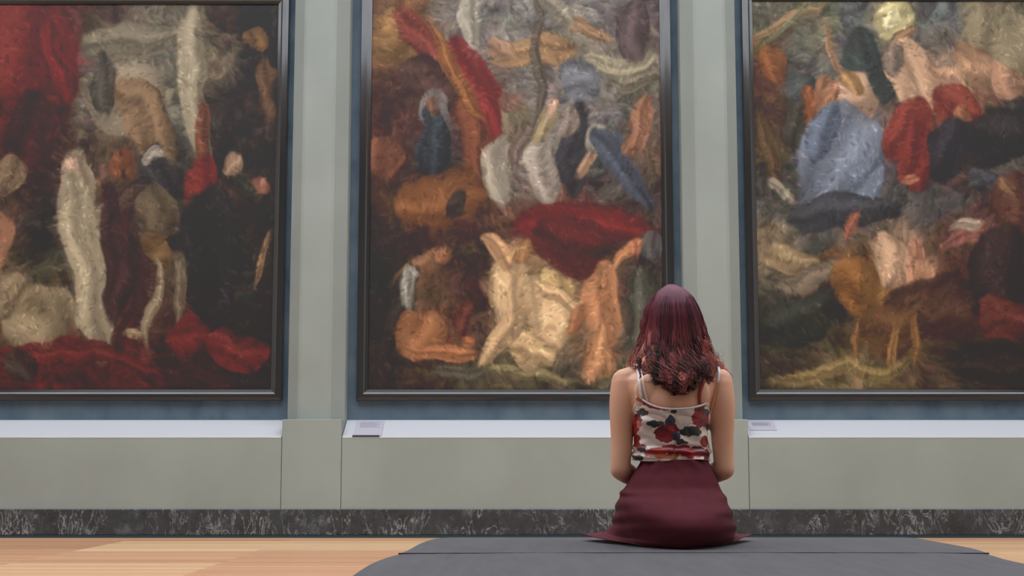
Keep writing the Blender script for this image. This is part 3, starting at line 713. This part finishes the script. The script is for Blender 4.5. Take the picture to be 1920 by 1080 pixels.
# all round the front too
rg = random.Random(3)
front = [(CXP + rg.uniform(-.13, .13), rg.uniform(.74, .93), rg.uniform(.012, .03), rg.uniform(.01, .02), rg.uniform(0, 3), rg.choice([RED, DRED, GRN, NAVY, RED, ORG])) for _ in range(30)]
def flower_col(p):
    c = WHT; L = flow_w if p.y < 4.74 else front
    wob = .006 * mnoise.noise(p * 60); wob2 = .006 * mnoise.noise(p * 70 + Vector((7, 3, 1)))
    for (qx, qz, rx, ry, an, cc) in L:
        dx, dz = p.x - qx + wob, p.z - qz + wob2
        a = dx * math.cos(an) + dz * math.sin(an); b = -dx * math.sin(an) + dz * math.cos(an)
        if (a / rx) ** 2 + (b / ry) ** 2 < 1 + .25 * mnoise.noise(p * 120): c = cc
    k = 1 + .05 * mnoise.noise(p * 60)
    return tuple(min(255, max(0, v * k)) for v in c)
NT, NV = 440, 120; grid = []; cols = []
for i in range(NV + 1):
    row = []
    for k in range(NT):
        th = 2 * math.pi * k / NT; ths = th if th < math.pi else th - 2 * math.pi
        zt_ = neck_z(ths); zb = hem_z - .004 + .003 * math.sin(3 * th); z = zb + (zt_ - zb) * i / NV
        # cloth sits loose at the waist, with drag folds between the sides
        hz = (z - hem_z)
        loose = .0195 * math.exp(-(hz / .055) ** 2) + .0045
        fold = .0115 * mnoise.noise(Vector((math.sin(th) * 2.2 + 4, math.cos(th) * 1.5, z * 34 + math.sin(th * 2) * 1.2))) * (1 if i < NV - 5 else .3)
        fold += .004 * math.sin(hz * 230 + 2.5 * math.sin(th * 1.0 + .8)) * math.exp(-((hz - .022) / .022) ** 2)
        q = torso_pt(z, th, loose + fold)
        row.append(q); cols.append(flower_col(q))
    grid.append(row)
# keep the cloth outside the body surface
for r_ in grid:
    for k, q in enumerate(r_):
        th = 2 * math.pi * k / NT; out = Vector((math.sin(th), -math.cos(th), 0))
        hit = bvh.ray_cast(q + out * .08, -out, .10)
        if hit[0] is not None and abs(hit[0].x - CXP) < .118 and (hit[0] - q).length < .03 and abs(q.x - CXP) < .118:
            if (hit[0] - q).dot(out) > -.002: r_[k] = hit[0] + out * .0035
cami = shell('camisole', grid, m_sat, True, .0018, cols); cami['label'] = 'floral camisole, white ground with red blooms'
# top binding
def ribbon(name, pts, mat, w, t=.002, label=None, parent=person, lift=.0035, nrmv=None):
    """thin flat band laid along points; pts Vectors; widths across the direction seen from outside"""
    bm = bmesh.new(); prev = None; n = len(pts)
    for i, p in enumerate(pts):
        d = (pts[min(i + 1, n - 1)] - pts[max(i - 1, 0)]).normalized()
        hitn = bvh.find_nearest(p)[1]; nn = hitn if nrmv is None else nrmv
        sd = d.cross(nn).normalized(); q = p + nn * lift
        ring = [bm.verts.new(q + sd * a * w / 2 + nn * b) for a, b in ((-1, 0), (1, 0), (1, t), (-1, t))]
        if prev:
            for j in range(4): bm.faces.new((prev[j], prev[(j + 1) % 4], ring[(j + 1) % 4], ring[j]))
        else: bm.faces.new(ring[::-1])
        prev = ring
    bm.faces.new(prev)
    o = bm_obj(name, bm, mat, parent, True)
    if label: o['label'] = label
    return o
def on_body(pxs, m=8):
    out = []
    sm_ = smoothpath([(float(a), float(b)) for a, b in pxs], m)
    o = Vector((0, 0, H))
    for (a, b) in sm_:
        d = (P(a, b, 4.7) - o).normalized(); hit = bvh.ray_cast(o, d)
        if hit[0] is not None and 4.4 < hit[0].y < 4.95: out.append(hit[0])
    return out
m_white = Mat('white_satin_strap', (232, 226, 228), .35); m_redst = Mat('red_satin_strap', (150, 44, 46), .4)
m_nude = Mat('peach_bra_strap', (222, 164, 128), .45)
def over_shoulder(pts, s):
    """carry a strap over the shoulder down to the front edge"""
    top = pts[0]; ext = []
    for k in range(14, 0, -1):
        t = k / 14; y = top.y + .20 * t; zt2 = 1.2
        h = bvh.ray_cast(Vector((top.x, y, 1.075)), Vector((0, 0, -1)))
        if h[0] is not None and h[0].z > .88: ext.append(h[0])
    return ext + pts
ribbon('strap', over_shoulder(on_body([(1196, 692), (1199, 715), (1203, 745)]), -1), m_white, .0085, label='white shoulder strap')
ribbon('strap', over_shoulder(on_body([(1206, 712), (1208, 730), (1214, 752)]), -1), m_white, .0045, label='thin white second strap')
ribbon('strap', over_shoulder(on_body([(1319, 690), (1318, 715), (1312, 735), (1311, 757)]), 1), m_redst, .011, label='red shoulder strap')
ribbon('bra_strap', over_shoulder(on_body([(1348, 698), (1348, 708), (1347, 716)]), 1), m_white, .008, label='white upper bra strap')
ribbon('bra_strap', on_body([(1347, 716), (1343, 735), (1337, 755), (1330, 777)]), m_nude, .007, label='peach lower bra strap')
edge = []
for k in range(-34, 35):
    th = math.radians(k * 1.45); edge.append(torso_pt(neck_z(th), th, .0065))
ribbon('neckline_binding', edge, m_white, .006, .003, lift=.002, label='pale neckline edge')

# skirt
m_skirt = Mat('maroon_jersey', (118, 42, 56), .85, .2)
m_skirt.base(m_skirt.ramp(m_skirt.noise(30, 4), [(.3, (88, 36, 45)), (.7, (98, 41, 50))]))
m_skirt.bump(m_skirt.noise(500, 2), .2, .001)
# photo row, left px, right px, back Y, front Y, superellipse exponent
SK = [(862, 1206, 1324, 4.622, 4.782, 2.4), (872, 1200, 1329, 4.616, 4.79, 2.4), (884, 1191, 1336, 4.606, 4.80, 2.4), (900, 1181, 1343, 4.585, 4.815, 2.3), (916, 1172, 1349, 4.565, 4.84, 2.2),
      (925, 1164, 1354, 4.54, 4.90, 2.2), (933, 1165, 1359, 4.52, 5.04, 2.3), (944, 1160, 1360, 4.49, 5.08, 2.4), (958, 1156, 1366, 4.455, 5.09, 2.3), (972, 1154, 1367, 4.43, 5.09, 2.2),
      (986, 1150, 1369, 4.417, 5.09, 2.1), (998, 1146, 1371, 4.414, 5.09, 2.0), (1006, 1138, 1374, 4.418, 5.09, 1.85), (1013, 1122, 1380, 4.428, 5.09, 1.65), (1017, 1106, 1392, 4.438, 5.09, 1.45), (1019, 1089, 1406, 4.446, 5.09, 1.35)]
def skint(t):
    i = min(int(t), len(SK) - 2); f = t - i
    p0, p1, p2, p3 = SK[max(i - 1, 0)], SK[i], SK[i + 1], SK[min(i + 2, len(SK) - 1)]
    return [.5 * (2 * b + (c - a) * f + (2 * a - 5 * b + 4 * c - d) * f * f + (3 * b - a - 3 * c + d) * f ** 3) for a, b, c, d in zip(p0, p1, p2, p3)]
ZK = PZ(1000, 4.44); grid = []; NS = 168
for ii in range((len(SK) - 1) * 5 + 1):
    t = ii / 5; py, L, R, yb, yf, ex = skint(t)
    ys = 4.685 if py < 915 else 4.685 + .36 * min(1, (py - 915) / 95) ** 2.2 * .8
    z = PZ(min(py, 1000), yb + .02)
    if py >= 1000:
        z = ZK + (SEAT + .006 - ZK) * min(1, (py - 1000) / 17)
    # widest place sits at ys
    xl = PX(L, py, ys); xr = PX(R, py, ys); row = []
    for k in range(NS):
        th = 2 * math.pi * k / NS; c, s = math.cos(th), math.sin(th)
        r = (abs(c) ** ex + abs(s) ** ex) ** (-1 / ex)
        xc = (xl + xr) / 2; hw = (xr - xl) / 2
        x = xc + hw * s * r
        y = ys - (ys - yb) * c * r if c > 0 else ys + (yf - ys) * (-c) * r
        side = abs(s) ** 3
        g = max(0, (py - 905) / 110)
        fold = .006 * g * math.sin(py * .22 + (0 if s < 0 else 1.7) + 3 * c) * side
        fold += .005 * g * mnoise.noise(Vector((x * 9, y * 9, z * 22)))
        fold += .0035 * math.sin(12 * th + z * 20) * math.exp(-((py - 868) / 14) ** 2)
        if py > 1002: fold += .004 * math.sin(9 * th) * min(1, (py - 1002) / 15)
        n_ = Vector((s, -c, 0))
        zz = z
        if py > 1008:   # the flared tips lift a little off the seat at the sides
            zz = z + .016 * side * min(1, (py - 1008) / 9) + .003 * max(0, math.sin(7 * th)) * min(1, (py - 1008) / 9)
        if c < 0 and 915 < py <= 946 and abs(s) < .86: zz = max(zz, .607 - .012 * abs(s))
        if c < -.2 and py > 925: zz = max(zz, SEAT + .012)
        row.append(Vector((x, y, zz)) + n_ * fold)
    grid.append(row)
# drop the fabric where the thighs come out of the front
o = shell('skirt', grid, m_skirt, True, .0025)
me = o.data; bm = bmesh.new(); bm.from_mesh(me)
kill = [f for f in bm.faces if f.calc_center_median().y > 5.075 and f.calc_center_median().z < .585]
bmesh.ops.delete(bm, geom=kill, context='FACES'); bm.to_mesh(me); bm.free()
o['label'] = 'maroon flared skirt spread on the seat'
# waistband
wb = [[torso_pt(z, 2 * math.pi * k / 96, .010) for k in range(96)] for z in (PZ(862, 4.62), PZ(868, 4.62), PZ(874, 4.62))]

# ---------------------------------------------------------------- hair
m_hair = Mat('burgundy_hair', (96, 34, 52), .5, .3)
m_hair.base(m_hair.attr().outputs['Color'])
m_hair.b.inputs['Anisotropic'].default_value = .5
# envelope: photo row -> left px, right px, back Y
HE = [(537, 1258, 1262, 4.80), (540, 1246, 1278, 4.768), (546, 1236, 1290, 4.745), (556, 1226, 1300, 4.725), (570, 1218, 1308, 4.705), (590, 1212, 1316, 4.690), (615, 1207, 1322, 4.678), (640, 1201, 1327, 4.666),
      (662, 1194, 1333, 4.654), (680, 1188, 1341, 4.640), (695, 1187, 1346, 4.624), (710, 1196, 1338, 4.610), (725, 1214, 1312, 4.604), (740, 1236, 1296, 4.600)]
def env(py):
    for a, b in zip(HE, HE[1:]):
        if py <= b[0]:
            t = (py - a[0]) / (b[0] - a[0]); return [a[i] + (b[i] - a[i]) * t for i in (1, 2, 3)]
    return list(HE[-1][1:])
HCY = 4.80
def hair_pt(py, phi, k=1.0):
    """phi 0 = straight behind, +-90 = the sides; k scales in towards the core"""
    L, R, yb = env(py); yc = HCY
    z = PZ(py, yb + .03)
    xl = PX(L, py, yc - .03); xr = PX(R, py, yc - .03); xc = (xl + xr) / 2; hw = (xr - xl) / 2
    c = math.cos(phi); s = math.sin(phi)
    d = (yc - yb) if c > 0 else .125 * min(1, max(0, (py - 536) / 34)) ** .5
    return Vector((xc + hw * s * k, yc - d * c * k, z))
ROOT = (104, 38, 64); MID = (98, 40, 50); TIP = (196, 128, 108)
def mixc(a, b, t): return tuple(x + (y - x) * t for x, y in zip(a, b))
V = []; Fc = []; C_ = []
def add_strand(path, r0, cols_, flat=.55):
    base = len(V); n = len(path); seg = 5
    for i, p in enumerate(path):
        d = (path[min(i + 1, n - 1)] - path[max(i - 1, 0)]).normalized()
        a = d.cross(Vector((0, 1, 0)));
        if a.length < .05: a = d.cross(Vector((1, 0, 0)))
        a.normalize(); b = d.cross(a)
        t = i / (n - 1); r = r0 * min(1, .35 + 3 * t) * (1 - max(0, t - .72) / .28 * .8)
        for q in range(seg):
            an = 2 * math.pi * q / seg; V.append(p + a * r * math.cos(an) + b * r * flat * math.sin(an)); C_.append(cols_[i])
        if i:
            o_ = base + (i - 1) * seg
            for q in range(seg): Fc.append((o_ + q, o_ + (q + 1) % seg, o_ + seg + (q + 1) % seg, o_ + seg + q))
hr = random.Random(5)
def end_row(phi):
    a = abs(math.degrees(phi))
    return 731 - 40 * min(1, a / 62) ** 1.4
def strand(phi, k, wild=1.0, r=.0024, drift=None):
    drift = hr.uniform(-.10, .10) if drift is None else drift; e = end_row(phi) + hr.uniform(-26, 10) * wild
    start = 539 + abs(hr.gauss(0, 3)) + (1 - k) * 30
    n = 30; path = []; cl = []
    fr = hr.uniform(4.5, 7.5); ph = hr.uniform(0, 6.28); amp = hr.uniform(.003, .011) * wild
    # neighbouring strands share the same wave so that locks form
    lock = mnoise.noise(Vector((phi * 3.2, k * 3, 1.7))); lk2 = mnoise.noise(Vector((phi * 3.2, k * 3, 9.1)))
    tone = hr.gauss(0, .12) + .28 * mnoise.noise(Vector((phi * 5, k * 4, 3.3)))
    part = -.18 + .1 * hr.random()
    for i in range(n):
        t = i / (n - 1); u = t ** 1.15; py = start + (e - start) * u
        ph2 = phi + drift * (min(1, t * 3) if abs(drift) > .1 else t)
        # leave the crown: strands fan out from the parting
        w = max(0, (t - .42) / .58)
        p = hair_pt(py, ph2, k)
        a = amp * w ** 1.3 + .010 * w ** 2 * abs(lock)
        wav = math.sin(t * fr * 2.2 + lock * 7 + ph * .25); wav2 = math.cos(t * fr * 2.2 + lk2 * 7 + ph * .25)
        p = p + Vector((a * wav * 1.25, -a * .7 * abs(wav2), a * .8 * wav2 * w))
        path.append(p)
        c = mixc(ROOT, MID, min(1, t * 2)); c = mixc(c, TIP, max(0, (t - .45) / .55) ** 1.1 * (.45 + .75 * max(0, lock + .35)))
        g = 1 + tone; cl.append(tuple(min(255, max(8, v * g)) for v in c))
    # curl at the very end
    if wild > .5 and hr.random() < .75:
        q = path[-1]; dirx = hr.choice((-1, 1)); R_ = hr.uniform(.005, .011)
        for j in range(1, 9):
            an = j * .62; path.append(q + Vector((dirx * R_ * (1 - math.cos(an)) , -.2 * R_ * math.sin(an), -R_ * math.sin(an)))); cl.append(cl[-1])
    path = [keep_out(p) for p in path]
    add_strand(path, r * hr.uniform(.7, 1.25), cl)
def keep_out(p):
    """hair lies on the shoulders and back instead of inside them"""
    loc, nn, _, dist = bvh.find_nearest(p)
    if loc is not None and (p - loc).dot(nn) < .004 : return loc + nn * .004
    return p
def mixp(a, b, t): return a + (b - a) * t
def lock(phi0, k0, e, width, wave, tipw, tone, strands, curl):
    n = 34; fr = hr.uniform(1.5, 2.6); ph = hr.uniform(0, 6.28); drift = hr.uniform(-.12, .12)
    start = 539 + abs(hr.gauss(0, 3)) + (1 - k0) * 40
    t0 = hr.uniform(.42, .6)
    for s_ in range(strands):
        o1 = hr.gauss(0, .6); o2 = hr.gauss(0, .6); le = hr.uniform(-12, 9); j1 = hr.uniform(-.5, .5); st = hr.gauss(0, .13)
        path = []; cl = []
        for i in range(n):
            t = i / (n - 1); py = start + (e + le - start) * t ** 1.1
            w = max(0, (t - t0) / (1 - t0))
            spread = width * (1 - .55 * w) * (1 + .0 * t)
            p = hair_pt(py, phi0 + drift * t + o1 * spread, k0 + .025 * o2)
            a = wave * w ** 1.1; q = w * fr * 6.28 + ph + j1
            p = p + Vector((a * (math.sin(q) - math.sin(ph) * (1 - w)), -a * .8 * (math.cos(q)) * min(1, w * 2) - a * .3, a * .35 * math.sin(q * 1.0 + 1) * min(1, w * 2)))
            path.append(p)
            c = mixc(ROOT, MID, min(1, t * 2)); c = mixc(c, TIP, min(1, tipw * max(0, (t - .38) / .62) ** 1.0))
            g = 1 + tone * (.4 + t) + st; cl.append(tuple(min(255, max(10, v * g)) for v in c))
        if curl:
            q0 = path[-1]; R_ = curl * hr.uniform(.75, 1.2); sg = 1 if math.sin(ph) > 0 else -1
            for jj in range(1, 10):
                an = jj * .5
                path.append(q0 + Vector((sg * R_ * (1 - math.cos(an)), -.35 * R_ * math.sin(an), -R_ * math.sin(an) * .8))); cl.append(cl[-1])
        add_strand([keep_out(p) for p in path], .0014 * hr.uniform(.7, 1.3), cl)
def sgn(v): return 1 if v > 0 else -1
# under layer first, then the visible locks
for _ in range(420):
    phi = hr.uniform(-1, 1) * math.radians(112); strand(phi, hr.uniform(.80, .92), .8, .003)
for _ in range(150):
    phi = hr.uniform(-1, 1) * math.radians(116); side = abs(phi) / math.radians(116)
    left = phi < 0
    tipw = .12 + hr.choice((0, .3, .9)) * (1 if side > .3 else .6)
    lock(phi, hr.uniform(.95, 1.0), end_row(phi) + hr.uniform(-24, 6), hr.uniform(.06, .13), hr.uniform(.008, .018), tipw, hr.gauss(-.05, .26) - .18 * (side < .35), 30, hr.choice((0, .005, .007, .010)))  # middle locks darker: dark ends plus shadow put into the hair colour
for _ in range(260):
    sg_ = hr.choice((-1, 1)); f_ = hr.uniform(1.9, 3.1); strand(sg_ * f_, hr.uniform(.98, 1.0), .7, .0022, drift=sg_ * (1.95 - f_))
# a few shorter face-framing curls that flick out over the shoulders
for sg_, n_ in ((-1, 9), (1, 9)):
    for _ in range(n_):
        lock(sg_ * hr.uniform(1.25, 1.75), 1.01, hr.uniform(684, 706), .05, hr.uniform(.008, .014), .9, hr.gauss(.1, .15), 12, hr.uniform(.007, .012))
for _ in range(90):
    phi = hr.choice((-1, 1)) * hr.uniform(1.2, 1.9); strand(phi, hr.uniform(1.02, 1.07), 1.3, .0010)
hair = py_obj('hair', V, Fc, m_hair, person, True)
flat = []
for c in C_: flat += [*lin(c), 1]
a = hair.data.color_attributes.new('Col', 'FLOAT_COLOR', 'POINT'); a.data.foreach_set('color', flat)
hair['label'] = 'shoulder-length wavy burgundy hair'
# dense inner mass so the scalp does not show
gr = []; cc = []
def RNG(py): return 180 - 62 * min(1, max(0, (py - 556) / 26))
rows_ = [538 + (712 - 538) * (i / 26) for i in range(27)]
for py in rows_:
    gr.append([hair_pt(py, math.radians(RNG(py) * (-1 + k / 20)), .93 if abs(k - 20) < 13 else .97) for k in range(41)]); cc += [mixc(ROOT, (70, 28, 34), min(1, (py - 538) / 120))] * 41
m_in = m_hair
shell('hair_underlayer', gr, m_hair, False, .012, cc)

# ---------------------------------------------------------------- light
w = bpy.data.worlds.new('world'); scene.world = w; w.use_nodes = True
w.node_tree.nodes['Background'].inputs[0].default_value = (.85, .92, 1, 1); w.node_tree.nodes['Background'].inputs[1].default_value = .3
vs = scene.view_settings; vs.view_transform = 'Standard'; vs.look = 'None'; vs.gamma = 1; vs.use_curve_mapping = False
vs.exposure = -0.10
